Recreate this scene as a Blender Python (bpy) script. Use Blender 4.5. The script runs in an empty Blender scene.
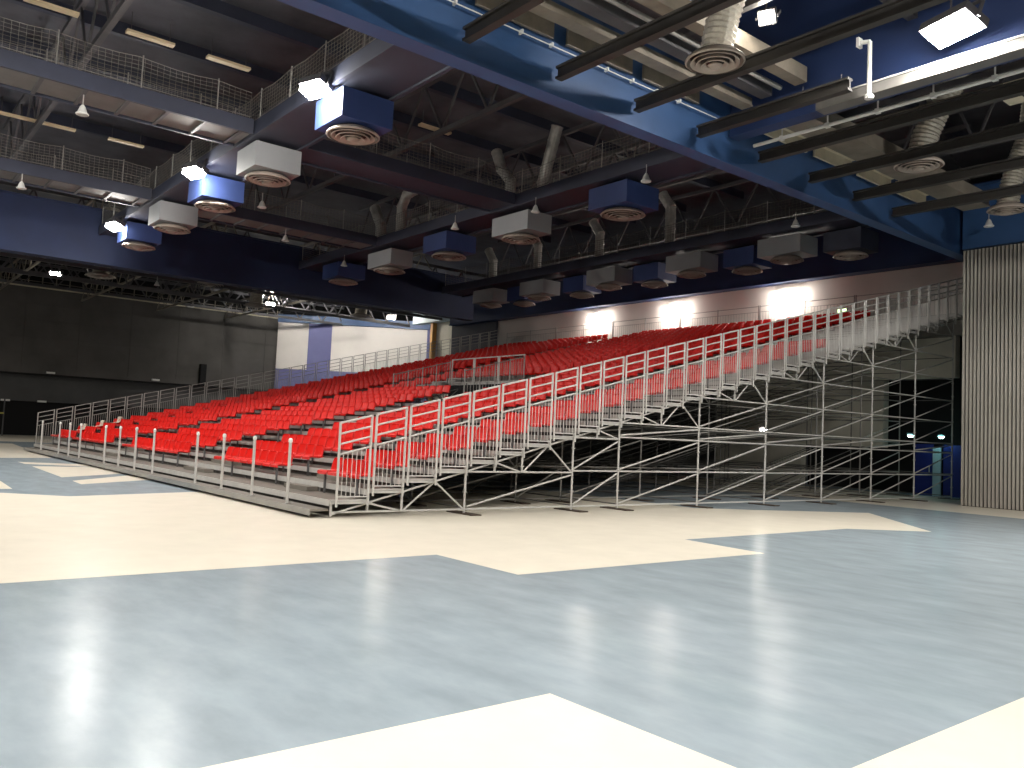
import bpy, math, random
from mathutils import Vector, Matrix
random.seed(7)
PI = math.pi
scn = bpy.context.scene
COL = scn.collection

# ------------------------------------------------------------------ materials
def lin(c):
    out = []
    for v in c:
        v /= 255.0
        out.append(v / 12.92 if v <= 0.04045 else ((v + 0.055) / 1.055) ** 2.4)
    return (*out, 1.0)

def mat(name, rgb, rough=0.5, metal=0.0, var=0.0, scale=3.0, spec=0.5, emit=0.0, bump=0.0, stretch=None, rvar=0.0, coat=0.0):
    m = bpy.data.materials.new(name); m.use_nodes = True
    nt = m.node_tree; b = nt.nodes['Principled BSDF']
    b.inputs['Roughness'].default_value = rough
    b.inputs['Metallic'].default_value = metal
    b.inputs['Specular IOR Level'].default_value = spec
    b.inputs['Coat Weight'].default_value = coat
    b.inputs['Coat Roughness'].default_value = 0.12
    c = lin(rgb)
    b.inputs['Base Color'].default_value = c
    if emit:
        b.inputs['Emission Color'].default_value = c
        b.inputs['Emission Strength'].default_value = emit
    if var or bump or rvar:
        tc = nt.nodes.new('ShaderNodeTexCoord')
        mp = nt.nodes.new('ShaderNodeMapping')
        if stretch: mp.inputs['Scale'].default_value = stretch
        nz = nt.nodes.new('ShaderNodeTexNoise')
        nz.inputs['Scale'].default_value = scale
        nz.inputs['Detail'].default_value = 6
        nz.inputs['Roughness'].default_value = 0.6
        nt.links.new(tc.outputs['Object'], mp.inputs['Vector'])
        nt.links.new(mp.outputs['Vector'], nz.inputs['Vector'])
        if var:
            r = nt.nodes.new('ShaderNodeValToRGB')
            r.color_ramp.elements[0].position = 0.3
            r.color_ramp.elements[1].position = 0.72
            r.color_ramp.elements[0].color = (*[max(0, x * (1 - var)) for x in c[:3]], 1)
            r.color_ramp.elements[1].color = (*[min(1, x * (1 + var)) for x in c[:3]], 1)
            nt.links.new(nz.outputs['Fac'], r.inputs['Fac'])
            nt.links.new(r.outputs['Color'], b.inputs['Base Color'])
        if rvar:
            mr = nt.nodes.new('ShaderNodeMapRange')
            mr.inputs['From Min'].default_value = 0.3; mr.inputs['From Max'].default_value = 0.7
            mr.inputs['To Min'].default_value = max(0.02, rough - rvar); mr.inputs['To Max'].default_value = rough + rvar
            nt.links.new(nz.outputs['Fac'], mr.inputs['Value'])
            nt.links.new(mr.outputs['Result'], b.inputs['Roughness'])
        if bump:
            bp = nt.nodes.new('ShaderNodeBump')
            bp.inputs['Strength'].default_value = bump
            bp.inputs['Distance'].default_value = 0.02
            nt.links.new(nz.outputs['Fac'], bp.inputs['Height'])
            nt.links.new(bp.outputs['Normal'], b.inputs['Normal'])
    return m

M = {
 'floor_blue': mat('floor_blue', (145, 157, 165), 0.24, var=0.13, scale=1.7, spec=0.06, stretch=(0.7, 1.5, 1)),
 'floor_cream': mat('floor_cream', (226, 219, 204), 0.26, var=0.04, scale=1.7, spec=0.05),
 'ceiling': mat('ceiling_dark', (84, 85, 92), 0.9, var=0.3, scale=0.6),
 'dark_wall': mat('dark_wall', (86, 83, 80), 0.8, var=0.2, scale=0.4),
 'dark_wall2': mat('dark_wall_lower', (84, 84, 84), 0.85, var=0.15, scale=0.4),
 'grey_wall': mat('grey_wall', (206, 201, 188), 0.8, var=0.12, scale=0.6),
 'white_wall': mat('white_wall', (214, 208, 202), 0.7, var=0.05, scale=0.5),
 'purple_wall': mat('purple_wall', (104, 106, 150), 0.7, var=0.08, scale=0.6),
 'ribbed': mat('ribbed_metal', (176, 171, 162), 0.55, var=0.08, scale=0.8),
 'ribbed_groove': mat('ribbed_groove', (38, 37, 36), 0.8),
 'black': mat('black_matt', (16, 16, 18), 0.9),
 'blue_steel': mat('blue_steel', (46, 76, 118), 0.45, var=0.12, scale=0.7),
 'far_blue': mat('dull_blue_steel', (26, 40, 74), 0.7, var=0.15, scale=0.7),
 'edge_blue': mat('deep_blue_steel', (28, 48, 90), 0.6, var=0.15, scale=0.7),
 'navy': mat('navy_steel', (50, 54, 70), 0.6, var=0.2, scale=0.7),
 'dark_steel': mat('dark_steel', (76, 75, 78), 0.55, var=0.25, scale=1.2),
 'black_steel': mat('black_steel', (46, 44, 43), 0.55, var=0.25, scale=1.2),
 'brown_duct': mat('dusty_duct', (128, 120, 108), 0.5, var=0.3, scale=1.5),
 'beige': mat('beige_board', (206, 196, 172), 0.7, var=0.1, scale=2),
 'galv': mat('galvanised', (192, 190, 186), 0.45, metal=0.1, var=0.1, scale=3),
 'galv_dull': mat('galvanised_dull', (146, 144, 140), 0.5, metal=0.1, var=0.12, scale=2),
 'darkened_steel': mat('darkened_steel', (96, 94, 91), 0.6, var=0.15, scale=2),  # grey darkened to imitate shade on the inner scaffold; also colours one duct
 'alu_deck': mat('aluminium_deck', (122, 116, 108), 0.5, metal=0.15, var=0.15, scale=1.5),
 'riser': mat('riser_grey', (70, 67, 64), 0.7, var=0.2, scale=1.5),
 'red': mat('red_plastic', (206, 22, 12), 0.38, var=0.05, scale=2, spec=0.32),
 'bracket': mat('bracket_steel', (96, 95, 96), 0.5, metal=0.3),
 'silver': mat('silver_duct', (196, 194, 188), 0.3, metal=0.35, var=0.2, scale=5, bump=0.3),
 'flex': mat('flex_duct', (176, 170, 158), 0.4, metal=0.4, var=0.25, scale=9, bump=0.8),
 'white_box': mat('pale_box', (146, 149, 152), 0.6, var=0.06, scale=1),
 'blue_box': mat('blue_box', (54, 72, 124), 0.55, var=0.08, scale=1),
 'diff': mat('diffuser_grey', (164, 152, 142), 0.55, var=0.08, scale=2),
 'diff_dark': mat('diffuser_gap', (58, 52, 50), 0.7),
 'white_paint': mat('white_paint', (226, 226, 222), 0.4),
 'pane': mat('frosted_panel', (104, 102, 100), 0.6, var=0.12, scale=2),
 'wire': mat('net_wire', (116, 113, 108), 0.6),
 'door_blue': mat('door_blue', (26, 42, 120), 0.45),
 'glass_pale': mat('door_glass', (170, 196, 206), 0.2),
 'yellow': mat('yellow_paint', (196, 186, 90), 0.6),
 'orange': mat('orange_panel', (214, 160, 84), 0.6),
 'header': mat('pale_blue_header', (190, 206, 216), 0.6),
 'wood': mat('dark_plank', (70, 58, 48), 0.8, var=0.3, scale=4),
 'lamp': mat('lamp_glow', (255, 250, 242), 0.4, emit=640.0),
 'lamp_row': mat('lamp_glow_row', (255, 250, 242), 0.4, emit=400.0),
 'lamp_far': mat('lamp_glow_far', (255, 246, 228), 0.4, emit=200.0),
 'lamp_wall': mat('lamp_glow_wall', (255, 246, 236), 0.4, emit=115.0),
 'lamp_small': mat('lamp_glow_small', (255, 248, 235), 0.4, emit=120.0),
 'lamp_cyan': mat('lamp_glow_cyan', (180, 252, 248), 0.4, emit=30.0),
 'exit_glow': mat('exit_glow', (220, 255, 180), 0.4, emit=4.0),
 'off_tube': mat('tube_off', (214, 196, 160), 0.6),
 'cloth': mat('white_cloth', (226, 216, 200), 0.8),
}

# ------------------------------------------------------------------ mesh builder
class MB:
    def __init__(s): s.v = []; s.f = []; s.m = []
    def poly(s, pts, mi=0):
        b = len(s.v); s.v += [tuple(p) for p in pts]; s.f.append(tuple(range(b, b + len(pts)))); s.m.append(mi); return s
    def box(s, x0, y0, z0, x1, y1, z1, mi=0):
        b = len(s.v)
        s.v += [(x0,y0,z0),(x1,y0,z0),(x1,y1,z0),(x0,y1,z0),(x0,y0,z1),(x1,y0,z1),(x1,y1,z1),(x0,y1,z1)]
        for f in ((3,2,1,0),(4,5,6,7),(0,1,5,4),(1,2,6,5),(2,3,7,6),(3,0,4,7)):
            s.f.append(tuple(b+i for i in f)); s.m.append(mi)
        return s
    def tube(s, a, b, r, n=6, r2=None, cap=True, mi=0):
        a = Vector(a); b = Vector(b); d = b - a
        if d.length < 1e-6: return s
        d.normalize()
        u = d.orthogonal().normalized() if abs(d.z) > .999 else d.cross(Vector((0,0,1))).normalized()
        w = d.cross(u); r2 = r if r2 is None else r2
        k = len(s.v)
        for c, rr in ((a, r), (b, r2)):
            for i in range(n):
                t = 2*PI*(i+.5)/n
                s.v.append(tuple(c + u*math.cos(t)*rr + w*math.sin(t)*rr))
        for i in range(n):
            j = (i+1) % n
            s.f.append((k+i, k+n+i, k+n+j, k+j)); s.m.append(mi)
        if cap:
            s.f.append(tuple(k+i for i in range(n))); s.m.append(mi)
            s.f.append(tuple(k+n+i for i in range(n-1,-1,-1))); s.m.append(mi)
        return s
    def bar(s, a, b, w, h, mi=0):   # rectangular section, h measured upwards
        a = Vector(a); b = Vector(b); d = (b-a).normalized()
        u = Vector((1,0,0)) if abs(d.z) > .99 else d.cross(Vector((0,0,1))).normalized()
        q = u.cross(d)
        k = len(s.v)
        for c in (a, b):
            for i, j in ((-1,-1),(1,-1),(1,1),(-1,1)): s.v.append(tuple(c + u*i*w/2 + q*j*h/2))
        for f in ((0,1,2,3),(7,6,5,4),(0,4,5,1),(1,5,6,2),(2,6,7,3),(3,7,4,0)):
            s.f.append(tuple(k+i for i in f)); s.m.append(mi)
        return s
    def lathe(s, c, prof, n=20, mi=0):  # profile of (r, z) about the vertical
        k = len(s.v); c = Vector(c)
        for r, z in prof:
            for i in range(n):
                t = 2*PI*i/n; s.v.append((c.x + r*math.cos(t), c.y + r*math.sin(t), c.z + z))
        for p in range(len(prof)-1):
            for i in range(n):
                j = (i+1) % n
                s.f.append((k+p*n+i, k+p*n+j, k+(p+1)*n+j, k+(p+1)*n+i)); s.m.append(mi)
        return s
    def build(s, name, mats, parent=None, smooth=False):
        me = bpy.data.meshes.new(name); me.from_pydata(s.v, [], s.f); me.update()
        if not isinstance(mats, (list, tuple)): mats = [mats]
        for m in mats: me.materials.append(M[m])
        if len(mats) > 1: me.polygons.foreach_set('material_index', s.m)
        if smooth: me.polygons.foreach_set('use_smooth', [True]*len(me.polygons))
        o = bpy.data.objects.new(name, me); COL.objects.link(o)
        if parent: o.parent = parent
        return o

def tag(o, label=None, cat=None, group=None, kind=None):
    if label: o['label'] = label
    if cat: o['category'] = cat
    if group: o['group'] = group
    if kind: o['kind'] = kind
    return o
def empty(name, loc, label, cat, group=None):
    o = bpy.data.objects.new(name, None); o.empty_display_size = .1; COL.objects.link(o); o.location = loc
    return tag(o, label, cat, group)
def struct(mb, name, mats): return tag(mb.build(name, mats), kind='structure')
def copy_thing(src, loc, label):
    r = src.copy(); COL.objects.link(r); r.location = loc; r['label'] = label
    for ch in src.children:
        c = ch.copy(); COL.objects.link(c); c.parent = r
        for g in ch.children:
            d = g.copy(); COL.objects.link(d); d.parent = c
    return r
ORD = 'first second third fourth fifth sixth seventh eighth ninth tenth eleventh twelfth thirteenth fourteenth fifteenth sixteenth seventeenth eighteenth nineteenth twentieth'.split()
def ordi(n):
    if n <= 20: return ORD[n-1]
    if n < 30: return 'twenty-' + ORD[n-21]
    if n == 30: return 'thirtieth'
    return 'thirty-' + ORD[n-31]

# ------------------------------------------------------------------ camera
F, YAW, PITCH, ROLL = 834.2026, math.radians(141.0), math.radians(3.56), math.radians(2.55)
CAMLOC = Vector((14.28, -7.35, 1.68))
f = Vector((math.cos(YAW)*math.cos(PITCH), math.sin(YAW)*math.cos(PITCH), math.sin(PITCH)))
r = Vector((math.sin(YAW), -math.cos(YAW), 0)); u = r.cross(f)
r2 = r*math.cos(ROLL) + u*math.sin(ROLL); u2 = -r*math.sin(ROLL) + u*math.cos(ROLL)
cam = bpy.data.objects.new('camera', bpy.data.cameras.new('camera')); COL.objects.link(cam)
cam.data.sensor_width = 36; cam.data.lens = F/1024*36; cam.data.clip_end = 400
mw = Matrix((r2, u2, -f)).transposed().to_4x4(); mw.translation = CAMLOC
cam.matrix_world = mw
scn.camera = cam

# ------------------------------------------------------------------ room shell
XL, XR, YF, YB, ZC = -62.0, 26.0, -26.0, 28.0, 14.5
fl = MB(); fl.poly([(-70,YF,0),(XR,YF,0),(XR,50,0),(-70,50,0)], 0)
e = .003
creams = [
 [(-6.3,-4.5),(-14,-14),(-14,YF),(4.66,YF),(4.66,-.76),(6.42,-.76),(6.5,4.25),(4.78,4.4),(4.8,9.8),(5.88,11.4),(2.58,14.95),(1.0,11.75),(.2,10.4),(-6.1,10.4),(-6.1,-.6),(-5.23,-3.36)],
 [(.2,18.8),(5.2,18.65),(14,18.4),(14,27),(-14,27),(-14,18.8)],
 [(10.14,YF),(XR,YF),(XR,-3.5),(10.14,-3.56)],
 [(11.94,-3.5),(XR,-3.5),(XR,3.0),(11.96,3.0)],
 [(-9.9,-2.38),(-8.68,-2.42),(-10.5,-.1),(-12.6,-.1)],
 [(-16.75,-2.2),(-11.3,-2.36),(-13.3,-.1),(-16.5,-.1)],
 [(-19.44,-2.2),(-18.14,-2.18),(-16.4,-.1),(-18.2,-.1)],
 [(-9.88,-4.0),(-7.32,-4.11),(-7.3,-5.6),(-10.5,-6.5)],
 [(-22.3,-2.4),(-22.9,-.5),(-40,.6),(-40,-6),(-30,-6)],
 [(-61.9,-4),(-44,-4),(-44,8),(-61.9,24)],
]
for c in creams: fl.poly([(x, y, e) for x, y in c], 1)
struct(fl, 'floor', ['floor_blue', 'floor_cream'])
ce = MB().box(-70, YF-.3, ZC, XR+.3, 50, ZC+.3); struct(ce, 'ceiling', 'ceiling')
struct(MB().box(XR, YF-.3, 0, XR+.3, 50, ZC), 'wall_right', 'dark_wall')
struct(MB().box(-70, YF-.3, 0, XR+.3, YF, ZC), 'wall_front', 'dark_wall')
struct(MB().box(-70, 49.7, 0, XR+.3, 50, ZC), 'wall_rear', 'navy')

# far left wall: upper part stands proud of a lower recess
wl = MB()
wl.box(XL-.5, YF, 5.0, XL, 25.6, 11.9, 0)
wl.box(XL-1.4, YF, 2.75, XL-.9, 25.6, 5.0, 1)
wl.box(XL-1.6, YF, 0, XL-1.2, 25.6, 2.75, 2)
wl.box(XL-1.4, YF, 4.9, XL, 25.6, 5.0, 2)
for y in range(-24, 25, 4): wl.box(XL, y, 5.3, XL+.03, y+.05, 11.8, 0)
for z in (5.7, 6.6, 7.9, 9.3, 10.6): wl.box(XL, YF, z, XL+.035, 25.6, z+.05, 0)
struct(wl, 'wall_left', ['dark_wall', 'dark_wall2', 'black'])
struct(MB().box(XL-.1, YF, 11.9, XL+.12, 25.6, 12.0), 'trim_1', 'beige')
struct(MB().box(-70, YF, 11.9, XL-1.6, 50, ZC).box(-70, YF, 0, XL-1.6, 50, 11.9), 'wall_outer', 'black')
rl = MB().box(XL, YF, 12.9, XL+.1, 25.6, 13.0).box(XL, YF, 12.4, XL+.06, 25.6, 12.44)
for y in range(-26, 26): rl.box(XL, y, 12.0, XL+.06, y+.08, 12.9)
struct(rl, 'trim_5', 'brown_duct')
# dark return pier beside the white wall
struct(MB().box(XL, 18.0, 5.0, XL+.5, 18.5, 6.9), 'trim_2', 'black')

# angled white and violet wall in the far corner
ad = Vector((math.cos(math.radians(55.5)), math.sin(math.radians(55.5)), 0)); A0 = Vector((-61.2, 25.5, 0))
an = Vector((ad.y, -ad.x, 0))
def aw(mb, s0, s1, z0, z1, off, th, mi):
    p = [A0 + ad*s0 + an*off, A0 + ad*s1 + an*off, A0 + ad*s1 + an*(off-th), A0 + ad*s0 + an*(off-th)]
    k = len(mb.v); mb.v += [(q.x,q.y,z0) for q in p] + [(q.x,q.y,z1) for q in p]
    for g in ((3,2,1,0),(4,5,6,7),(0,1,5,4),(1,2,6,5),(2,3,7,6),(3,0,4,7)):
        mb.f.append(tuple(k+i for i in g)); mb.m.append(mi)
w = MB()
aw(w, -.6, 2.3, 7.1, 11.7, 0, .3, 0); aw(w, 2.3, 4.5, 7.1, 11.7, -.02, .3, 1); aw(w, 4.5, 13.6, 7.1, 11.7, 0, .3, 0)
aw(w, 13.6, 26, 5.0, 11.7, -.02, .3, 1); aw(w, -.6, 26, 0, 7.1, .03, .35, 1)
struct(w, 'wall_angled', ['white_wall', 'purple_wall'])
w = MB(); aw(w, -.6, 26, 11.55, 12.3, .25, .3, 0)
tag(w.build('roof_beam', 'blue_steel'), 'blue band beam running along the top of the white and violet far wall', 'beam')
struct(MB().box(XL-.4, 25.4, 0, XL+.7, 26.0, 12), 'trim_3', 'black')

# back wall (behind the stand) with gallery upper part
bw = MB()
bw.box(-31.2, YB, 6.6, 26, YB+.4, 9.6, 0)
bw.box(-31.2, YB-.02, 0, -12.5, YB+.4, 6.6, 2)
bw.box(-12.5, YB-.02, 0, -7.6, YB+.4, 6.6, 1)
bw.box(-7.6, YB-.05, 1.9, -3.65, YB+.4, 6.6, 1)
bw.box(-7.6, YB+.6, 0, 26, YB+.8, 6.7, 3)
struct(bw, 'wall_back', ['white_wall', 'grey_wall', 'dark_wall2', 'black'])
struct(MB().box(-3.6, YB-1.3, 4.75, -.15, YB-.9, 6.4), 'trim_4', 'grey_wall')
struct(MB().box(-36.5, YB-.2, 0, -31.2, YB+.4, 12), 'wall_dark_end', 'navy')

# ribbed metal wall on the right
rb = MB(); rb.box(1.86, 22.56, 0, 20, 22.9, 8.74, 1)
x = 1.86
while x < 19.9:
    rb.box(x, 22.49, .02, x+.07, 22.57, 8.74, 0); x += .122
struct(rb, 'wall_ribbed', ['ribbed', 'ribbed_groove'])

# doors under the stand
def door(name, x0, x1, glass):
    y = YB-.06
    d = MB().box(x0, y, .0, x1, y+.08, 2.1, 0)
    d.box(x0+.04, y-.015, .15, x1-.04, y, 1.0, 0); d.box(x0+.04, y-.015, 1.1, x1-.04, y, 2.0, 0)
    o = struct(d, name, ['door_blue'])
    MB().tube((x1-.12, y-.06, .95), (x1-.12, y-.06, 1.2), .018).tube((x1-.12, y, 1.0), (x1-.12, y-.06, 1.0), .012).build('door_handle', 'galv', o)
    if glass:
        MB().box(x1, y-.02, 0, x1+.32, y+.06, 2.0).build('glass_strip', 'glass_pale', o)
door('door_1', -2.25, -1.52, True); door('door_2', -1.1, -.2, False)

# pale grey pier and header beside the violet wall
p = empty('pier', (-40.2, 30.5, 0), 'pale grey pier with an orange side beside the far violet wall', 'pier')
MB().box(-1.6, -.5, 0, 1.75, .5, 10.9).build('shaft', 'grey_wall', p)
MB().box(-1.95, -.9, 0, -1.62, -.5, 10.6).build('side_panel', 'orange', p)
MB().box(-4.0, -1.3, 10.5, 1.9, -.55, 11.5).build('header', 'header', p)

# ------------------------------------------------------------------ grandstand
D, H, Z0, W, N = .77, .199, .33, -29.66, 35
zd = lambda k: Z0 + H*k
gs = empty('grandstand', (0, 0, 0), 'large grey scaffold grandstand stepping up to the back wall', 'grandstand')
VX0, VX1, VK0, VK1 = -15.2, -10.3, 13, 16         # hole of the entrance tunnel
for k in range(N+1):
    y0 = D*k; z = zd(min(k, N)); y1 = y0 + D + .03
    spans = [(W, VX0), (VX1, 0)] if VK0 <= k <= VK1 else [(W, 0)]
    for a, b in spans:
        MB().box(a, y0-.02, z-.05, b-.01, y1, z).build('deck', 'alu_deck', gs)
        MB().box(a, y0-.045, z-.11, b-.01, y0-.022, z+.004).build('nosing', 'galv', gs)
        if k <= N: MB().box(a, y0+.01, z-H, b-.01, y0+.025, z-.05).build('riser', 'riser', gs)
# front step
MB().box(W, -.42, .13, -.02, -.05, .17).build('front_step', 'alu_deck', gs)
MB().box(W, -.45, .06, -.02, -.42, .175).build('front_fascia', 'galv_dull', gs)
for i in range(16):
    MB().tube((-.3-1.9*i, -.3, 0), (-.3-1.9*i, -.3, .13), .03).build('front_foot', 'galv_dull', gs)
# stepped side channels near and far
for k in range(N+1):
    y0 = D*k; z = zd(k)
    MB().box(-.005, y0-.04, z-.07, .05, y0+D-.045, z-.05).box(-.005, y0-.04, z-.05, .03, y0+D-.045, z-.008)\
        .box(-.005, y0-.04, z-.012, .05, y0+D-.045, z+.012).build('side_channel', 'galv', gs)
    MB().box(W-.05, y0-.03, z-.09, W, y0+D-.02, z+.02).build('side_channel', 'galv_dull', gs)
# half steps in the aisles
AISLES = [(-3.2, -2.05, N), (-10.0, -8.3, 12), (-19.3, -17.6, N)]
for a, b, kk in AISLES:
    for k in range(1, kk):
        y0 = D*k; z = zd(k)
        MB().box(a, y0-.30, z-H+.004, b, y0-.05, z-H*.5).build('stair_tread', 'alu_deck', gs)

# scaffold frames
zt = lambda n: .06 + .2065*n
STD = [0, 4, 8, 10, 14, 18, 22, 26, 30, 34]
LV = [.10, .93, 1.77, 2.12, 2.95, 3.78, 4.61, 5.44, 6.27]
R1, R2 = .026, .021
def frame(x, mode):
    near = mode == 0
    sm = 'galv' if near else 'galv_dull'  # second frame gets a darker grey that stands in for shade under the stand
    st = MB(); lg = MB(); br = MB()
    def std(a, b):
        if mode <= 1:
            m = MB().tube(a, b, R1, 8 if near else 5)
            z = max(.45, a[2]+.12)
            while z < b[2]-.1 and near:
                m.tube((a[0], a[1], z), (a[0], a[1], z+.02), .05, 8); z += .5
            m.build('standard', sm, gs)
        else: st.tube(a, b, R1, 4)
    def led(a, b):
        if mode <= 1: MB().tube(a, b, R2, 6 if near else 4).build('ledger', sm, gs)
        else: lg.tube(a, b, R2, 4)
    def brc(a, b):
        if mode <= 1: MB().tube(a, b, R2, 6 if near else 4).build('brace', sm, gs)
        else: br.tube(a, b, R2, 4)
    for n in STD:
        y = n*D; std((x, y, 0.03), (x, y, zd(min(n, N))-.05))
        if n: 
            if mode <= 1:
                MB().box(x-.45, y-.13, 0.004, x+.45, y+.13, .03).build('base_plank', 'wood', gs)
    for n0, n1 in zip(STD[:-1], STD[1:]):
        y0, y1 = n0*D, n1*D; zc = max(zt(n0), .1)
        # stringer truss
        brc((x, y0, zt(n0)), (x, y1, min(zt(n1), zd(N)-.1)))
        led((x, y0, zc), (x, y1, zc))
        L = n1 - n0
        if L == 4:
            std((x, y0+D, zc), (x, y0+D, zd(n0+1)-.1)); std((x, y0+2*D, zc), (x, y0+2*D, zd(min(n0+2,N))-.1))
            std((x, y0+3*D, zt(min(n0+3,N-1))), (x, y0+3*D, zd(min(n0+3,N))-.1))
            brc((x, y0+3*D, zt(n0+3)), (x, y0+2*D+.03, zc)); brc((x, y0+3*D, zt(n0+3)), (x, y1-.02, zc))
            brc((x, y0+D, zt(n0+1)), (x, y0+2*D-.03, zc))
        else:
            std((x, y0+D, zc), (x, y0+D, zd(n0+1)-.1)); brc((x, y0+D, zt(n0+1)), (x, y1-.03, zc))
        if n0 == 0: continue
        lv = [z for z in LV if z < zc-.12] + [zc]
        for a, b in zip(lv[:-1], lv[1:]):
            led((x, y0, a), (x, y1, a))
            brc((x, y0+.05, a+.05), (x, y1-.05, b-.06))
        if n0 >= 10 and False: pass
    if mode > 1: return st, lg, br
xs_frames = [0.0 - .02] + [-2.07*i for i in range(1, 14)] + [-29.5]
inner = MB()
for i, x in enumerate(xs_frames):
    if i == 0: frame(x, 0)
    elif i == 1: frame(x, 1)
    else:
        for m in frame(x, 2):
            b = len(inner.v); inner.v += m.v; inner.f += [tuple(b+q for q in ff) for ff in m.f]; inner.m += m.m
# transverse ledgers between the frames
for n in STD[1:]:
    for z in LV:
        if z < zt(n)-.2:
            inner.tube((-29.5, n*D, z+.03), (-.02, n*D, z+.03), .02, 4)
tag(inner.build('inner_scaffold', 'darkened_steel', gs), kind='stuff')  # deeper frames coloured darker still, shade put into the steel colour

# entrance tunnel: side walls, floor
zt0 = zd(VK0-1)
tw = MB().box(VX0, D*VK0, zt0-1.2, VX0+.06, D*(VK1+1), zd(VK0)-.05).box(VX1-.06, D*VK0, zt0-1.2, VX1, D*(VK1+1), zd(VK0)-.05)
tw.build('tunnel_wall', 'riser', gs)
MB().box(VX0, D*VK0, zt0-.06, VX1, D*(VK1+1), zt0).build('tunnel_floor', 'alu_deck', gs)
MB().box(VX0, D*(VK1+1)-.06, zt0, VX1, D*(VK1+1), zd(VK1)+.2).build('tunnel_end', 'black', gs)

# ------------------------------------------------------------------ guard rails
TOP = 1.765
def side_panel(name, x, k, label, cat, group, far=False):
    o = empty(name, (x, D*k, zd(k)+.02), label, cat, group)
    t0 = TOP - Z0 - .02; L = D; a, b = .052, D-.052
    if k == 0: a = .052
    zz = lambda y, off: t0 - off + H*y/D
    mm = 'galv_dull' if far else 'galv'
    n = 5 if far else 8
    MB().tube((0,a,-.14),(0,a,zz(a,0)+.02),.024,n).build('post', mm, o)
    MB().tube((0,b,-.14),(0,b,zz(b,0)+.02),.024,n).build('post', mm, o)
    for off in (0, .205, .40, .595):
        MB().tube((0,a,zz(a,off)),(0,b,zz(b,off)),.019 if off else .022,n-2 if not far else 4).build('rail', mm, o)
    MB().tube((0,a,.05),(0,b,.05),.016,4).build('bottom_rail', mm, o)
    for i in range(1, 7):
        y = a + (b-a)*i/7
        MB().tube((0,y,.05),(0,y,zz(y,.595)),.0085,4,cap=False).build('picket', mm, o)
    return o
near0 = side_panel('guard_railing', .085, 0, '', 'railing', 'guard rails on the near side edge')
far0 = side_panel('guard_railing', W-.1, 0, '', 'railing', 'guard rails on the far side edge', True)
for k in range(35):
    lab = 'grey steel guard railing, %s from the front on the near side edge' % ordi(k+1)
    lab2 = 'grey steel guard railing, %s from the front on the far side edge' % ordi(k+1)
    if k == 0: near0['label'] = lab; far0['label'] = lab2
    else:
        copy_thing(near0, (.085, D*k, zd(k)+.02), lab); copy_thing(far0, (W-.1, D*k, zd(k)+.02), lab2)

# front guard posts
ids = [0,1,2,3,5,6,7,8,10,11,12,14]
fpm = MB().tube((0,0,0),(0,0,1.2),.03,8).build('pole', 'galv'); 
g0 = None
for j, k in enumerate(ids):
    lab = 'short grey capped guard post, %s from the right along the front edge' % ordi(j+1)
    loc = (-1.16-1.78*k, -.36, .172)
    if g0 is None:
        g0 = empty('guard_post', loc, lab, 'post', 'guard posts along the front edge'); fpm.parent = g0
        MB().lathe((0,0,1.2), [(.0,.075),(.025,.07),(.04,.045),(.042,.0),(.03,-.02)], 10).build('cap', 'white_paint', g0, True)
        MB().box(-.06,-.05,0,.06,.06,.012).build('foot_plate', 'galv_dull', g0)
    else: copy_thing(g0, loc, lab)

# rear guard rail and tunnel fences
def picket_fence(name, a, b, h, label, cat, group, posts, mm='galv_dull', gap=.14, midrail=False):
    a = Vector(a); b = Vector(b); d = b - a
    o = empty(name, a, label, cat, group)
    for i in range(posts+1):
        q = d*i/posts
        MB().tube(q, q+Vector((0,0,h+.05)), .027, 6).build('post', mm, o)
    MB().tube((0,0,h), d+Vector((0,0,h)), .02, 5).build('rail', mm, o)
    MB().tube((0,0,.1), d+Vector((0,0,.1)), .018, 4).build('bottom_rail', mm, o)
    hp = h
    if midrail:
        MB().tube((0,0,h*.78), d+Vector((0,0,h*.78)), .016, 4).build('rail', mm, o); hp = h*.78
    n = min(int(d.length/gap), 95)
    for i in range(1, n):
        q = d*i/n
        MB().tube(q+Vector((0,0,.1)), q+Vector((0,0,hp)), .009, 4, cap=False).build('picket', mm, o)
    return o
yv0, yv1 = D*VK0 + .3, D*(VK1+1)
picket_fence('tunnel_fence', (VX0-.03, yv0, zd(VK0)+.05), (VX0-.03, yv1, zd(VK1+1)+.02), 1.0, 'grey picket fence climbing along the far side of the seating entrance', 'railing', 'fences around the seating entrance', 4)
picket_fence('tunnel_fence', (VX1+.03, yv0, zd(VK0)+.05), (VX1+.03, yv1, zd(VK1+1)+.02), 1.0, 'grey picket fence climbing along the near side of the seating entrance', 'railing', 'fences around the seating entrance', 4)
pf = empty('framed_barrier', (VX0, yv1+.06, zd(VK1+1)+.012), 'wide grey three-panel barrier across the top of the seating entrance', 'railing')
wv = (VX1-VX0)/3
for i in range(3):
    a, b = wv*i+.04, wv*(i+1)-.04
    fr = MB().tube((a,0,0),(a,0,1.12),.03,6).tube((b,0,0),(b,0,1.12),.03,6).tube((a,0,1.1),(b,0,1.1),.026,6).tube((a,0,.1),(b,0,.1),.022,6)
    fo = fr.build('panel_frame', 'galv', pf)
    pk = MB()
    for j in range(1, 12): pk.tube((a+(b-a)*j/12,0,.1),(a+(b-a)*j/12,0,.55 if i < 2 else .85),.008,4,cap=False)
    pk.build('pickets', 'galv_dull', fo)
for i in range(6):
    x0, x1 = -29.5+4.95*i, -29.5+4.95*(i+1)-.08
    picket_fence('rear_guard', (x0, 27.5, zd(N)+.012), (x1, 27.5, zd(N)+.012), 1.25, 'grey picket guard along the top of the stand, %s length from the right' % ordi(6-i), 'railing', 'picket guards along the top of the stand', 2, gap=.16, midrail=True)

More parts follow.
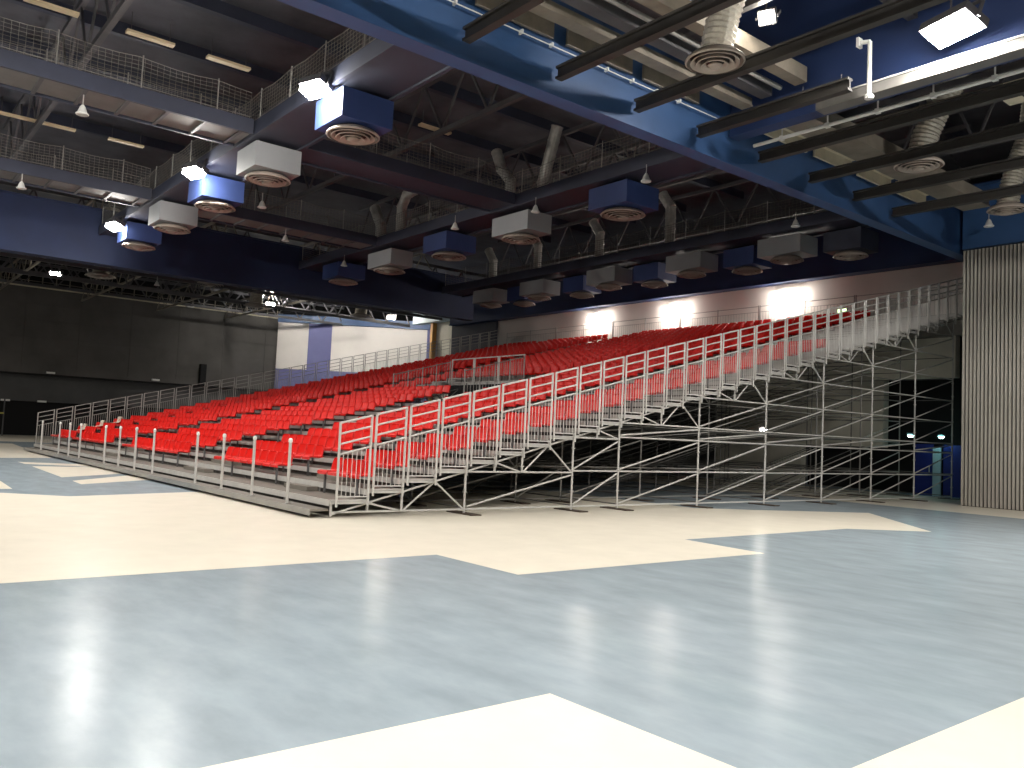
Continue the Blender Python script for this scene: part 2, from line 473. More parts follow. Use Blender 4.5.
# ------------------------------------------------------------------ seats
def seat_meshes():
    w = .212
    prof_pan = [(-.20,-.045),(-.215,-.02),(-.20,.0),(-.12,.004),(0,-.012),(.10,-.018),(.165,-.004)]
    pan = MB(); n = 6
    def sheet(mb, prof, ws, th, curve):
        k = len(mb.v); m = len(prof); xs = [-1,-.86,-.6,-.2,.2,.6,.86,1]
        for side in (0, 1):
            for i, (y, z) in enumerate(prof):
                for x in xs:
                    wy, wz = y, z
                    d = curve(x, i, m)
                    mb.v.append((x*ws[i], wy + d[0] + (th[0] if side else 0), wz + d[1] + (th[1] if side else 0)))
        q = len(xs); S = m*q
        for i in range(m-1):
            for j in range(q-1):
                a = k+i*q+j
                mb.f.append((a, a+1, a+q+1, a+q)); mb.m.append(0)
                a += S; mb.f.append((a, a+q, a+q+1, a+1)); mb.m.append(0)
        rim = [i for i in range(q)] + [r*q+q-1 for r in range(1,m)] + [(m-1)*q+i for i in range(q-2,-1,-1)] + [r*q for r in range(m-2,0,-1)]
        for a, b in zip(rim, rim[1:]+rim[:1]): mb.f.append((k+a, k+a+S, k+b+S, k+b)[::-1]); mb.m.append(0)
    sheet(pan, prof_pan, [w*.96,w,w,w,w,w,w*.97], (0,-.022), lambda x,i,m: (0, .035*max(0,abs(x)-.4)/.6*(i/m)))
    back = MB()
    prof_b = [(.165,-.01),(.180,.04),(.190,.10),(.205,.17),(.215,.23),(.220,.262),(.222,.278)]
    sheet(back, prof_b, [w*.97,w,w,w,w*.98,w*.9,w*.72], (.022,0), lambda x,i,m: (-.085*max(0,abs(x)-.3)/.7*(1-i/m*.35), 0))
    return pan, back
PAN, BACK = seat_meshes()
BLOCKS = [(-1.88, -.05, 'narrow block beside the near side railing', 4),
          (-8.0, -3.85, 'second block from the near railing', 9),
          (-17.1, -10.95, 'wide middle block', 13),
          (-25.0, -19.65, 'fourth block from the near railing', 11),
          (-29.45, -26.0, 'last block beside the far railing', 7)]
seats = []
for k in range(N):
    for bi, (a, b, nm, cnt) in enumerate(BLOCKS):
        if bi == 2 and k > VK1: a, b, cnt = -17.1, -8.8, 17
        pitch = (b-a)/cnt
        for j in range(cnt):
            x = b - pitch*(j+.5); y = .80 + D*k; z = zd(k) + .455
            if bi == 0 and k > 21: continue
            if bi == 2 and VK0 <= k <= VK1 and x > VX0-.3: continue
            seats.append((x, y, z, k, bi, j+1, nm))
seats.sort(key=lambda s: (s[0]-CAMLOC.x)**2 + (s[1]-CAMLOC.y)**2)
s0 = None
GRP = 'red plastic seats on the grandstand'
for (x, y, z, k, bi, j, nm) in seats[:300]:
    lab = 'red seat %s from right, %s row, %s' % (ordi(j), ordi(k+1), nm)
    loc = (x, y, zd(k)+.0)
    if s0 is None:
        s0 = empty('stadium_seat', loc, lab, 'seat', GRP)
        p_ = PAN.build('seat_pan', 'red', s0, True); p_.location = (0,0,.455)
        b_ = BACK.build('backrest', 'red', s0, True); b_.location = (0,0,.455)
        MB().bar((0,-.13,.005),(0,-.13,.42),.04,.04).bar((0,-.16,.425),(0,.14,.425),.05,.025).build('seat_leg', 'bracket', s0)
        s1 = copy_thing(s0, loc, lab)
        for ch in list(s1.children):
            if ch.name.startswith('seat_leg'): bpy.data.objects.remove(ch)
        MB().bar((0,-.16,.425),(0,.10,.425),.05,.025).build('seat_bracket', 'bracket', s1)
        first_leg = (j % 3 == 1)
        keep, other = (s0, s1) if first_leg else (s1, s0)
        spare = other
    elif spare is not None and ((spare is s0) == (j % 3 == 1)):
        spare.location = loc; spare['label'] = lab; spare = None
    else: copy_thing(s0 if j % 3 == 1 else s1, loc, lab)
rest = MB()
for (x, y, z, k, bi, j, nm) in seats[300:]:
    for src in (PAN, BACK):
        b = len(rest.v); rest.v += [(vx+x, vy+y, vz+z) for vx,vy,vz in src.v]
        rest.f += [tuple(b+q for q in ff) for ff in src.f]; rest.m += src.m
    if j % 3 == 1: rest.bar((x,y-.13,zd(k)+.005),(x,y-.13,z-.03),.03,.03,1)
tag(rest.build('stadium_seats', ['red','bracket'], smooth=False), 'many red plastic seats filling the far and upper rows of the stand', 'seats', kind='stuff')

# ------------------------------------------------------------------ roof steel
def ibeam(axis, c, z0, z1, a, b, w, name, m, label, fl=.06):
    mb = MB()
    if axis == 'y':
        mb.box(c-w/2, a, z0, c+w/2, b, z0+fl); mb.box(c-w/2, a, z1-fl, c+w/2, b, z1); mb.box(c-w*.36, a, z0+fl, c+w*.36, b, z1-fl)
    else:
        mb.box(a, c-w/2, z0, b, c+w/2, z0+fl); mb.box(a, c-w/2, z1-fl, b, c+w/2, z1); mb.box(a, c-w*.36, z0+fl, b, c+w*.36, z1-fl)
    return tag(mb.build(name, m), label, 'beam')
ibeam('y', 1.5, 8.67, 10.9, YF, 27.1, .42, 'roof_beam', 'blue_steel', 'big blue roof beam crossing overhead from the top left to the ribbed wall')
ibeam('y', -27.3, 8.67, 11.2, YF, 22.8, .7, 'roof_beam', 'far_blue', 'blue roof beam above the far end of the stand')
ibeam('x', 9.55, 9.3, 12.6, 1.75, 26, .4, 'roof_beam', 'edge_blue', 'dark blue beam at upper right behind the brightest floodlight')
ibeam('x', 22.75, 8.8, 11.0, 1.8, 26, .5, 'roof_beam', 'blue_steel', 'blue beam resting above the ribbed metal wall')
ibeam('x', 27.45, 9.55, 12.5, -36, 26, .6, 'roof_beam', 'edge_blue', 'blue beam along the top of the white back wall')

# dark purlins on the near side of the big beam
for k in range(-2, 8):
    y = 1.3 + 2.335*k
    if k == 3: y = 8.15
    xe = 5.6 if k == 3 else 17
    mb = MB().box(1.78, y-.09, 8.97, xe, y+.09, 9.02).box(1.78, y-.025, 9.02, xe, y+.025, 9.19).box(1.78, y-.09, 9.19, xe, y+.09, 9.24)
    lab = 'dark steel purlin, %s from the ribbed wall, near side of the big blue beam' % ordi(8-k)
    tag(mb.build('roof_purlin', 'black_steel'), lab, 'purlin', 'purlins on the near side of the big blue beam')
# boards fixed along the top of the big beam's near face, between the purlins
for k in range(-3, 8):
    y = 1.3 + 2.335*k
    if k == 3: continue
    pale = k < 0 or k > 3
    tag(MB().box(1.73, y+.2, 9.78, 1.80, y+2.15, 10.12).box(1.74, y+.2, 10.1, 2.2, y+2.15, 10.14).build('soffit_board', 'beige' if pale else 'brown_duct'), '%s board along the top of the big blue beam, %s from the ribbed wall' % ('beige' if pale else 'dusty grey', ordi(8-k)), 'board', 'boards along the big blue beam')
o = empty('conduit', (1.79, 2.0, 9.62), 'thin pale conduit clipped along the side of the big blue beam', 'conduit')
MB().tube((0,-20,0),(0,7.0,0),.013,5).build('conduit_run', 'white_paint', o)
for i in range(9): MB().box(-.08,-1+i*.8,-.02,.03,-.96+i*.8,.06).build('clip', 'white_paint', o)
o = empty('lit_duct', (5.0, 9.05, 9.1), 'long pale rectangular duct below the dark blue beam at upper right', 'duct')
MB().box(-.6,-.18,0,12,.18,.22).build('duct_body', 'darkened_steel', o); MB().box(-.62,-.2,.22,12,.2,.25).build('duct_flange', 'galv', o)
tag(MB().box(2.3, YF, 9.8, 2.55, 9.15, 10.0).box(2.27, YF, 9.79, 2.58, 9.15, 9.82).build('cable_trunking', 'brown_duct'), 'long dusty grey trunking running nearest to the big blue beam', 'trunking')
tag(MB().tube((3.35, YF, 10.0), (3.35, 9.1, 10.0), .06, 8).build('pipe', 'galv_dull'), 'plain grey pipe running beside the trunking along the big blue beam', 'pipe')
tag(MB().box(2.8, YF, 9.9, 3.1, 9.15, 10.2).build('cable_trunking', 'dark_steel'), 'dark trunking between the dusty trunking and the grey pipe', 'trunking')
tag(MB().box(3.7, YF, 9.95, 4.0, 9.15, 10.3).build('cable_trunking', 'brown_duct'), 'dusty grey trunking farthest from the big blue beam, over the near floor', 'trunking')
# Y joists on the near side
for i, x in enumerate((6.4, 9.2, 12.0)):
    tag(MB().box(x-.1, YF, 10.5, x+.1, 9.1, 10.75).build('roof_joist', 'black_steel'), 'dark joist over the near floor, %s from the big blue beam' % ordi(i+1), 'joist', 'joists over the near floor')

def truss(axis, c, z0, z1, a, b, step, m, name, label, group, rr=.06):
    mb = MB()
    P = (lambda t, z: (t, c, z)) if axis == 'x' else (lambda t, z: (c, t, z))
    mb.bar(P(a,z0), P(b,z0), rr*2, rr*2); mb.bar(P(a,z1), P(b,z1), rr*2, rr*2)
    n = max(1, int((b-a)/step)); s = (b-a)/n
    for i in range(n):
        mb.tube(P(a+i*s, z0), P(a+(i+.5)*s, z1), rr*.6, 4); mb.tube(P(a+(i+.5)*s, z1), P(a+(i+1)*s, z0), rr*.6, 4)
    return tag(mb.build(name, m), label, 'truss', group)
tag(MB().box(2.5, 9.75, 9.75, 3.25, 21, 10.15).box(2.46, 9.75, 9.72, 3.29, 21, 9.76).build('cable_trunking', 'brown_duct'), 'dusty grey trunking beside the big blue beam, between the dark blue beam and ribbed wall', 'trunking')
for i, y in enumerate((-12, -6.5, -2.5, 5.0, 8.0, 14.6, 17.6, 24.5)):
    truss('x', y, 11.9, 13.9, -27, 1.2, 2.4, 'dark_steel', 'roof_truss', 'dark lattice truss above the stand, %s from the back wall' % ordi(8-i), 'lattice trusses above the stand', .08)
for i, x in enumerate((-34, -40, -46, -52, -58)):
    truss('y', x, 10.6 if i < 3 else 11.6, 13.2, YF, 30, 2.2, 'dark_steel', 'roof_truss', 'dark lattice truss toward the far dark wall, %s from the far blue beam' % ordi(i+1), 'lattice trusses toward the far wall', .1)
for i, y in enumerate((-5, 2, 8, 14, 20)):
    truss('x', y, 11.3, 12.6, XL, -27.6, 2.2, 'brown_duct', 'roof_truss', 'thin crosswise truss beyond the far blue beam, %s from the left' % ordi(i+1), 'crosswise trusses beyond the far beam', .06)
for i, y in enumerate((3.0, 6.4, 13.0, 17.5)):
    truss('x', y, 10.6, 13.4, 2.0, 20, 2.2, 'dark_steel', 'roof_truss', 'dark lattice truss above the near purlins, %s from the left' % ordi(i+1), 'lattice trusses above the purlins', .08)
# roof joists under the ceiling
for i in range(8):
    x = -25 + 3.6*i
    tag(MB().box(x-.12, YF, 13.95, x+.12, 27, 14.35).build('roof_joist', 'navy'), 'dark roof joist high above the stand, %s from the far blue beam' % ordi(i+1), 'joist', 'roof joists above the stand')

# ------------------------------------------------------------------ catwalks
def net(mb, axis, c, a, b, z0, z1, sag=.08):
    P = (lambda t, z: (t, c, z)) if axis == 'x' else (lambda t, z: (c, t, z))
    n = int((b-a)/.16); post = 2.0
    def top(t): 
        ph = ((t-a) % post)/post; return z1 - sag*4*ph*(1-ph)
    for i in range(n+1):
        t = a + (b-a)*i/n; mb.tube(P(t,z0), P(t,top(t)), .0065, 3, cap=False)
    for j in range(8):
        fz = j/7; m = int((b-a)/.5)
        for i in range(m):
            t0 = a+(b-a)*i/m; t1 = a+(b-a)*(i+1)/m
            mb.tube(P(t0, z0+(top(t0)-z0)*fz), P(t1, z0+(top(t1)-z0)*fz), 0.013 if j in (0,7) else .0065, 3, cap=False)
def catwalk(axis, c, w, a, b, label, zf=10.0, panes=True, step=1.0):
    mid = (c, (a+b)/2, zf) if axis == 'y' else ((a+b)/2, c, zf)
    o = empty('catwalk', mid, label, 'catwalk')
    inv = Vector(mid)
    def add(mb, name, m):
        mb.v = [tuple(Vector(v)-inv) for v in mb.v]; return mb.build(name, m, o)
    def bx(mb, p0, p1, q0, q1, z0, z1):   # p along, q across
        if axis == 'y': mb.box(q0, p0, z0, q1, p1, z1)
        else: mb.box(p0, q0, z0, p1, q1, z1)
        return mb
    h = w/2
    side = MB(); bx(side, a, b, c-h-.1, c-h, zf-.06, zf+.36); bx(side, a, b, c+h, c+h+.1, zf-.06, zf+.36)
    add(side, 'edge_plate', 'navy')
    if panes:
        pn = MB(); bx(pn, a, b, c-h+.05, c+h-.05, zf+.0, zf+.03); add(pn, 'walk_floor', 'pane')
        t = a
        while t < b: add(bx(MB(), t, t+.09, c-h, c+h, zf-.05, zf-.005), 'cross_bearer', 'dark_steel'); t += step
    else:
        pn = MB(); bx(pn, a, b, c-h, c+h, zf, zf+.05); add(pn, 'walk_floor', 'navy')
    t = a+.3
    while t < b:
        for q in (c-h-.05, c+h+.05):
            p0 = (q, t, zf+.34) if axis == 'y' else (t, q, zf+.34)
            p1 = (q, t, zf+1.25) if axis == 'y' else (t, q, zf+1.25)
            add(MB().tube(p0, p1, .02, 4), 'rail_post', 'galv_dull')
        t += 2.0
    for q in (c-h-.05, c+h+.05):
        nt = MB(); net(nt, axis, q, a+.3, b-.1, zf+.42, zf+1.2); add(nt, 'mesh_net', 'wire')
    return o
catwalk('y', -9.45, 1.35, -24, 1.35, 'high catwalk with pale floor panels at upper left')
catwalk('y', -9.45, 1.35, 3.05, 11.0, 'short high catwalk between the first and second rows of hanging boxes', panes=False)
catwalk('y', -19.3, 1.4, -24, 1.35, 'high catwalk with pale floor panels at far left beside the second row end')
catwalk('y', -19.3, 1.4, 3.05, 11.0, 'distant high catwalk with pale floor panels above the stand')
catwalk('x', 2.2, 1.4, -26.8, 1.05, 'crosswise catwalk carrying the floodlit hanging boxes', panes=False)
catwalk('x', 11.9, 1.4, -26.8, 1.05, 'crosswise catwalk over the middle of the stand', panes=False)
catwalk('x', 21.0, 1.4, -26.8, 1.05, 'crosswise catwalk over the top rows near the back wall', panes=False)

# ------------------------------------------------------------------ hanging diffuser boxes
def diffuser_disc(o, r, z):
    MB().lathe((0,0,z), [(r*.55,.2),(r*.9,.09),(r,.03),(r*1.02,0),(r*.95,-.02)], 28).build('outer_ring', 'diff', o, True)
    for i, (ra, dz) in enumerate(((.80,-.02),(.62,-.05),(.44,-.08))):
        MB().lathe((0,0,z+dz), [(r*(ra-.12),.07),(r*ra,.015),(r*(ra+.03),-.01),(r*(ra+.01),-.02),(r*(ra-.13),.05)], 26).build('cone_ring', 'diff', o, True)
    MB().lathe((0,0,z-.1), [(0.001,-.03),(r*.16,-.02),(r*.27,.02),(r*.1,.08)], 20).build('centre_cone', 'diff', o, True)
    MB().lathe((0,0,z+.1), [(0.001,.02),(r*.85,.02),(r*.85,-.01),(0.001,-.01)], 24).build('throat', 'diff_dark', o)
def hang_box(x, y, w, l, h, m, r, label, group, z=9.0):
    o = empty('air_diffuser', (x, y, z), label, 'air diffuser', group)
    MB().box(-w/2,-l/2,.16,w/2,l/2,.16+h).build('plenum_box', m, o)
    diffuser_disc(o, r, 0.0)
    hg = MB()
    for sx in (-1,1):
        for sy in (-1,1): hg.tube((sx*w*.42, sy*l*.42, .16+h), (sx*w*.42, sy*l*.42, 10.35-z if False else .16+h+.06), .02, 5)
    hg.build('hangers', 'dark_steel', o)
    return o
GB = 'air diffuser boxes hanging under the catwalks'
names1 = ['nearest blue box diffuser with a floodlit side', 'nearest pale grey box diffuser with a lit right side', 'second blue box diffuser in the floodlit row', 'second pale grey box diffuser in the floodlit row', 'farthest blue box diffuser in the floodlit row']
for i, x in enumerate((-4.35, -9.65, -14.1, -18.75, -23.3)):
    hang_box(x, 2.25, 1.45, 1.4, .72, 'blue_box' if i % 2 == 0 else 'white_box', .66, names1[i] + ' at upper left', GB)
names2 = ['blue box diffuser with a big round outlet, nearest in the middle row', 'pale grey box diffuser at the centre of the middle row', 'blue box diffuser beyond the pale one in the middle row', 'pale grey box diffuser toward the far end of the middle row', 'dark blue box diffuser last in the middle row']
for i, x in enumerate((-4.4, -9.6, -14.3, -19.1, -23.6)):
    b = i % 2 == 0
    hang_box(x, 12.1, 1.7 if b else 2.1, 1.5 if b else 1.15, .70, 'blue_box' if b else 'white_box', .72, names2[i], GB)
for i, x in enumerate((-4.2, -8.9, -13.9, -19.0, -23.2)):
    hang_box(x, 21.2, 1.9, 1.2, .70, 'white_box', .62, 'pale grey box diffuser, %s from the right over the top rows' % ordi(i+1), GB)
for i, x in enumerate((-2.0, -6.6, -11.7, -16.6, -21.2)):
    hang_box(x, 22.0, 1.5, 1.3, .75, 'blue_box' if i else 'navy', .62, 'dark blue box diffuser, %s from the right over the top rows' % ordi(i+1), GB)

def duct_path(mb, pts, rr, n=12, rings=True):
    for a, b in zip(pts[:-1], pts[1:]):
        mb.tube(a, b, rr, n)
        d = (Vector(b)-Vector(a)); L = d.length; k = int(L/.5)
        if rings:
            for i in range(k+1):
                q = Vector(a) + d*(i/max(k,1)); dd = d.normalized()*.03
                mb.tube(q-dd, q+dd, rr*1.07, n)
# round drop diffusers with flexible ducts (near side)
def drop_diff(x, y, z, r, label, tilt):
    o = empty('round_diffuser', (x, y, z), label, 'air diffuser', 'round ceiling diffusers on the near side')
    diffuser_disc(o, r, 0.0)
    d = MB(); rr = r*.55; p = Vector((0,0,.14)); L = 0
    pts = [Vector((0,0,.14)), Vector((tilt*.12, .05, .8)), Vector((tilt*.35, .12, 1.5)), Vector((tilt*.75, .2, 2.3)), Vector((tilt*1.1, .3, ZC-z-.12))]
    for a, b in zip(pts[:-1], pts[1:]):
        n = max(5, int((b-a).length/.1))
        for i in range(n):
            q0 = a.lerp(b, i/n); q1 = a.lerp(b, (i+.5)/n); q2 = a.lerp(b, (i+1)/n)
            d.tube(q0, q1, rr*.93, 14, r2=rr*1.05, cap=False); d.tube(q1, q2, rr*1.05, 14, r2=rr*.93, cap=False)
    d.build('flexible_duct', 'flex', o)
    return o
drop_diff(4.46, 5.25, 9.0, .56, 'round grey diffuser on a silver flexible duct at the top of the photo', .9)
drop_diff(4.1, 14.35, 9.25, .6, 'round grey diffuser between dark purlins at right', 1.2)
drop_diff(4.2, 19.9, 9.2, .55, 'round grey diffuser nearest the ribbed wall', .7)
for i, (x, y, z) in enumerate(((-40.5, 4.6, 10.2), (-46, 16.5, 10.5), (-40, 11.0, 10.6), (-44.5, 24.5, 10.6))):
    o = drop_diff(x, y, z, .85, 'distant round diffuser beyond the far blue beam, %s from the left' % ORD[(0,2,1,3)[i]], .3)
    o['group'] = 'round diffusers beyond the far beam'

# silver ducts rising above the pale boxes
def duct(pts, rr, label):
    o = empty('air_duct', pts[0], label, 'duct', 'silver ducts rising above the catwalks')
    mb = MB(); p0 = Vector(pts[0]); duct_path(mb, [Vector(p)-p0 for p in pts], rr); mb.build('duct_pipe', 'silver', o, False)
    mb = MB().tube((0,0,-.0),(0,0,.1),rr*1.15,12); mb.build('collar', 'galv', o); return o
duct([(-9.55, 13.06, 10.6), (-9.6, 13.06, 11.4), (-8.9, 13.06, 13.4)], .22, 'shiny straight duct rising behind the central pale box')
duct([(-11.6, 13.06, 10.6), (-11.6, 13.06, 11.9), (-12.2, 13.06, 12.5), (-12.6, 13.06, 13.3)], .22, 'bent duct left of the shiny duct behind the central pale box')
duct([(-19.9, 13.06, 10.6), (-19.9, 13.06, 12.4), (-19.5, 13.06, 12.9), (-18.9, 13.06, 13.0)], .24, 'elbowed silver duct above the far pale box of the middle row')
duct([(-21.8, 13.06, 10.6), (-21.8, 13.06, 11.8), (-22.5, 13.06, 12.8)], .26, 'forked silver duct left of the elbowed one in the middle row')
for i, (x, zt_) in enumerate(((-11.0, 12.6), (-15.6, 12.1), (-20.4, 12.2), (-24.4, 11.9))):
    duct([(x, 22.15, 10.6), (x, 22.15, zt_), (x-.5, 22.15, zt_+.7)], .24, 'silver duct over the top rows, %s from the right' % ordi(i+1))

# unlit batten lights
k = 0
for x, ys in ((-9.35, (-4.4, -2.0, .15, 7.3)), (-19.05, (-3.7, -2.5, -1.1 + .95))):
    for y in ys:
        k += 1
        o = empty('batten_light', (x, y+.6, 12.0), 'unlit beige batten light hung above the %s catwalk, %s along' % ('first' if x > -12 else 'second', ordi(ys.index(y)+1)), 'light fitting', 'unlit batten lights above the catwalks')
        MB().box(-.11,-.62,0,.11,.62,.07).build('diffuser_tray', 'off_tube', o)
        MB().tube((0,-.5,.07),(0,-.5,.6),.012,4).tube((0,.5,.07),(0,.5,.6),.012,4).build('suspension_rods', 'dark_steel', o)

# pendant bells
PEND = [(-9.13,-2.96,9.4),(-18.48,-2.9,9.4),(-18.7,6.8,9.4),(-14.14,3.9,9.35),(-11.5,10.4,9.4),(-21.5,11.0,9.4),(-2.35,10.9,9.4),(-7.4,10.9,9.4),(-1.95,18.2,9.4),(2.9,21.9,9.3),(-37,6.9,9.6)]
pn = ['under the first catwalk at upper left','under the second catwalk at the far left','under the distant catwalk left of centre','hanging low between the floodlit boxes','beside the blue box beyond the centre','beside the far pale box of the middle row','by the nearest blue box of the middle row','right of the central pale box','above the right-hand diffuser of the top rows','above the ribbed metal wall','beyond the far blue beam']
pb = None
for loc, nm in zip(PEND, pn):
    lab = 'small white bell pendant ' + nm
    if pb is None:
        pb = empty('pendant_bell', loc, lab, 'pendant', 'small white bell pendants')
        MB().lathe((0,0,0), [(.15,0),(.16,.03),(.12,.06),(.07,.2),(.03,.26),(0.001,.27)], 16).build('bell_shade', 'white_paint', pb, True)
        MB().tube((0,0,.25),(0,0,.53),.014,6).build('rod', 'galv', pb)
    else: copy_thing(pb, loc, lab)

# ------------------------------------------------------------------ lamps
def flood(loc, aim, lm, w, h, label, group, low=.03):
    o = empty('floodlight', loc, label, 'floodlight', group)
    d = Vector(aim).normalized(); o.rotation_euler = d.to_track_quat('-Z', 'Y').to_euler()
    MB().box(-w/2-.05,-h/2-.05,.08,w/2+.05,h/2+.05,.26).build('housing', 'dark_steel', o)
    MB().box(-w/2,-h/2,low,w/2,h/2,.085).build('lens', lm, o)
    if low > 0:
        q = o.rotation_euler.to_matrix().inverted()
        MB().tube(q @ Vector((0,0,.12)), q @ Vector((0,0,ZC-loc[2]-.08)), .02, 5).build('drop_rod', 'dark_steel', o)
    MB().box(-w/2-.1,-.03,.1,-w/2-.06,.03,.5).box(w/2+.06,-.03,.1,w/2+.1,.03,.5).box(-w/2-.1,-.03,.46,w/2+.1,.03,.5).build('yoke', 'dark_steel', o)
    return o
GF = 'floodlights under the crosswise catwalk'
flood((-4.24, 1.1, 9.8), (.1,-.3,-.95), 'lamp_row', .62, .38, 'blazing floodlight beside the nearest blue box', GF, -.07)
flood((-12.95, 1.1, 9.67), (.1,-.3,-.95), 'lamp_row', .62, .38, 'blazing floodlight beside the second blue box', GF, -.07)
flood((-22.75, 1.1, 9.57), (.1,-.3,-.95), 'lamp_row', .62, .38, 'blazing floodlight beside the farthest blue box', GF, -.07)
flood((7.5, 8.3, 9.55), (-.1,-.35,-.93), 'lamp', .9, .52, 'blazing floodlight in front of the dark blue beam at upper right', 'floodlights over the near floor')
flood((4.5, 6.8, 10.4), (.3,-.7,-.6), 'lamp_far', .25, .2, 'small bright lamp beside the silver flexible duct', 'floodlights over the near floor')
HALL = [(10,-5),(20,-6),(8,-17),(20,-18),(18.5,5.5),(12.2,13.6),(-4,-6.6),(-14,-8),(-24.5,-10),(-45,-14)]
for i, (x, y) in enumerate(HALL):
    flood((x, y, 9.6), (-.12,.25,-.95), 'lamp', .8, .5, 'floodlight over the open hall floor, %s of the overhead rows' % ordi(i+1), 'floodlights over the open floor')
for i, (x, y, z) in enumerate(((-47.7,3.4,11.0),(-41.1,11.6,11.0),(-47.8,18.4,11.0),(-45,27.6,10.9))):
    flood((x, y, z), (.6,-.35,-.7), 'lamp_far', .62, .34, 'distant floodlight beyond the far blue beam, %s from the left' % ordi(i+1), 'distant floodlights')
for i, (x, z) in enumerate(((-21.3,9.0),(-15.4,9.0),(-8.45,9.0))):
    o = empty('wall_lamp', (x, 27.62, z), 'wall lamp glaring on the white back wall, %s from the right' % ordi(3-i), 'wall lamp', 'wall lamps on the back wall')
    MB().box(-.5,-.12,-.16,.5,.14,.1).build('lens', 'lamp_wall', o)
    MB().box(-.55,-.14,.1,.55,.2,.15).box(-.06,.14,-.05,.06,.38,.05).build('housing', 'dark_steel', o)
for i, (x, y) in enumerate(((-51, 20), (-46, 28))):  # two added lamps, hidden behind the far beam, to brighten the angled wall
    flood((x, y, 12.95), (-.42,.8,-.42), 'lamp', 1.05, .6, 'unseen floodlight added to brighten the white and violet far wall, %s of two' % ['left', 'right'][i], 'unseen floodlights added to brighten the far wall')
# cool little lamps under the stand
for i, (x, y, z) in enumerate(((-1.1, 25.1, 2.36), (-1.0, 27.5, 2.4), (-1.0, 15.2, 2.2))):
    nm = ['cool glowing bulkhead lamp left of the blue doors', 'cool glowing bulkhead lamp beside the ribbed wall', 'small bright lamp hung on the scaffold under the middle of the stand'][i]
    o = empty('bulkhead_lamp', (x, y, z), nm, 'lamp', 'small lamps under the stand')
    MB().box(-.14,-.05,.03,.14,.05,.11).build('lamp_body', 'dark_steel', o)
    MB().lathe((0,0,-.02), [(0.001,-.03),(.07,-.015),(.11,.02),(.11,.05)], 14).build('lamp_globe', 'lamp_cyan' if i < 2 else 'lamp_small', o)
o = empty('exit_lamp', (-5.6, 27.85, 8.0), 'small greenish exit lamp on the right part of the back wall', 'lamp')
MB().box(-.22,0,-.12,.22,.1,.12).build('lamp_body', 'dark_steel', o); MB().box(-.2,-.02,-.1,.2,0,.1).build('lamp_face', 'exit_glow', o)

o = empty('cable_ladder', (3.1, 5.9, 10.35), 'tilted blue ladder tray left of the silver flexible duct', 'cable ladder')
MB().bar((-.25,0,0),(-.6,.5,3.6),.05,.1).bar((.35,0,0),(0,.5,3.6),.05,.1).build('side_rails', 'dark_steel', o)
for i in range(9):
    t = (i+.5)/9
    MB().bar((-.25-.35*t, .5*t, 3.6*t-.1), (.35-.35*t, .5*t, 3.6*t+.16), .05, .07).build('rung', 'header', o)
for i, (x, y, z, L, ax) in enumerate(((2.4, 2.5, 10.5, 9, 0), (5.2, 4.6, 10.6, 8, 0), (2.6, 13.4, 10.4, 8, 0), (2.6, 16.6, 10.5, 7, 0))):
    tag(MB().tube((x,y,z),(x+L,y+.4,z+.1),.1,10).build('pipe', 'brown_duct'), 'dusty round pipe above the dark purlins, %s from the left' % ordi(i+1), 'pipe', 'dusty pipes above the purlins')
# sprinkler pipe and vertical drop
o = empty('sprinkler_pipe', (2, 10.05, 9.2), 'long white pipe under the dark blue beam at upper right', 'pipe')
MB().tube((0,0,0),(15,0,0),.045,8).build('pipe_run', 'white_paint', o)
for i in range(12):
    x = .8+1.2*i; MB().tube((x,0,.03),(x,0,.34),.018,5).box(x-.05,-.05,-.06,x+.05,.05,.05).build('hanger', 'white_paint', o)
o = empty('drop_pipe', (5.7, 8.72, 9.0), 'white vertical pipe with an elbow in front of the dark blue beam', 'pipe')
MB().tube((0,0,0),(0,0,1.15),.045,8).tube((0,0,1.15),(-.2,0,1.2),.045,8).build('pipe_run', 'white_paint', o)
MB().lathe((0,0,-.08), [(.001,0),(.09,.02),(.1,.08),(.05,.12)], 10).build('nozzle', 'white_paint', o); MB().box(-.26,-.08,1.1,-.2,.08,1.3).build('flange', 'white_paint', o)
o = empty('slot_duct', (8.4, 12.5, 9.6), 'pale slotted duct box under the purlins at right edge', 'duct')
MB().box(-1.5,-.2,0,3.5,.2,.4).build('duct_body', 'beige', o); MB().box(-1.1,-.21,-.012,3.2,-.05,.0).build('slot', 'diff_dark', o)
o = empty('batten_light', (4.7, 8.6, 9.2), 'unlit white batten light beside the vertical pipe', 'light fitting')
MB().box(-.55,-.06,0,.55,.06,.08).build('diffuser_tray', 'white_paint', o); MB().tube((-.45,0,.08),(-.45,0,.4),.012,4).tube((.45,0,.08),(.45,0,.4),.012,4).build('suspension_rods', 'dark_steel', o)

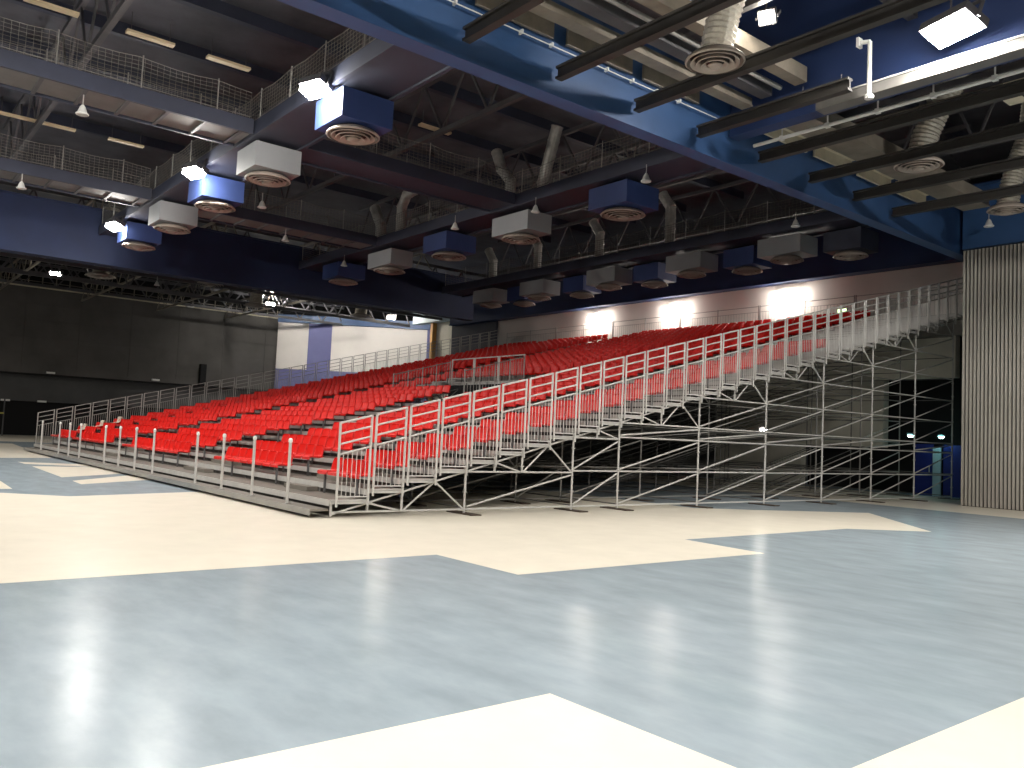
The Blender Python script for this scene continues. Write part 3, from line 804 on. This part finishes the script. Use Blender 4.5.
wlp = None
for loc, nm in (((-61.4, 6.0, 5.1), 'lowest left on the dark upper wall edge'), ((-61.4, 14.1, 5.15), 'on the dark upper wall edge, right of the first'), ((-60.6, 2.9, 2.72), 'low on the far dark wall by the yellow tape, left one'), ((-60.6, 5.4, 2.75), 'low on the far dark wall by the yellow tape, right one'), ((-61.4, 16.6, 11.9), 'at the top of the far dark wall under the lattice')):
    lab = 'small pale fitting ' + nm
    if wlp is None:
        wlp = empty('wall_fitting', loc, lab, 'fitting', 'small pale fittings on the far dark wall')
        MB().box(0,-.3,-.07,.3,.3,.07).build('fitting_body', 'white_paint', wlp); MB().box(-.06,-.1,-.1,0,.1,.1).build('bracket', 'dark_steel', wlp)
    else: copy_thing(wlp, loc, lab)
# yellow barrier and pole far left
o = empty('barrier_rail', (-58.5, -2, 0), 'yellow tape barrier in front of the far dark wall', 'barrier')
MB().box(0,-8,1.65,.05,4.6,1.75).build('tape', 'yellow', o)
MB().tube((0,4.6,0),(0,4.6,2.9),.05,6).build('pole', 'dark_steel', o); MB().tube((0,-7,0),(0,-7,1.8),.05,6).build('pole', 'dark_steel', o)
# white cloths on far seats
for i, (x, k) in enumerate(((-28.3, 1), (-28.4, 2), (-28.5, 3))):
    mb = MB(); rnd = random.Random(i); nx = 6
    prof = [(-.16,.015),(-.05,.02),(.08,.03),(.14,.06),(.17,.16),(.19,.26),(.21,.31),(.25,.31),(.27,.24),(.27,.12)]
    row = [[(-.3+.6*a/nx+rnd.uniform(-.02,.02), y+rnd.uniform(-.012,.012), z+rnd.uniform(0,.03)) for a in range(nx+1)] for y, z in prof]
    for r0, r1 in zip(row[:-1], row[1:]):
        for a in range(nx): mb.poly([r0[a], r0[a+1], r1[a+1], r1[a]])
    c = mb.build('dust_cloth', 'cloth'); c.location = (x, .80+D*k-.02, zd(k)+.51)
    tag(c, 'white cloth left on a seat near the far railing, %s one' % ['lowest', 'middle', 'far upper'][i], 'cloth', 'white cloths on the far seats')

# ------------------------------------------------------------------ world and colour
wd = bpy.data.worlds.new('world'); scn.world = wd; wd.use_nodes = True
wd.node_tree.nodes['Background'].inputs['Color'].default_value = (.02, .02, .025, 1)
wd.node_tree.nodes['Background'].inputs['Strength'].default_value = .0
scn.view_settings.view_transform = 'Standard'; scn.view_settings.look = 'None'
scn.view_settings.exposure = 0.0; scn.view_settings.gamma = 1.0; scn.view_settings.use_curve_mapping = False
scn.cycles.use_denoising = True
scn.cycles.sample_clamp_indirect = 3.0
scn.cycles.max_bounces = 6; scn.cycles.diffuse_bounces = 4; scn.cycles.glossy_bounces = 3
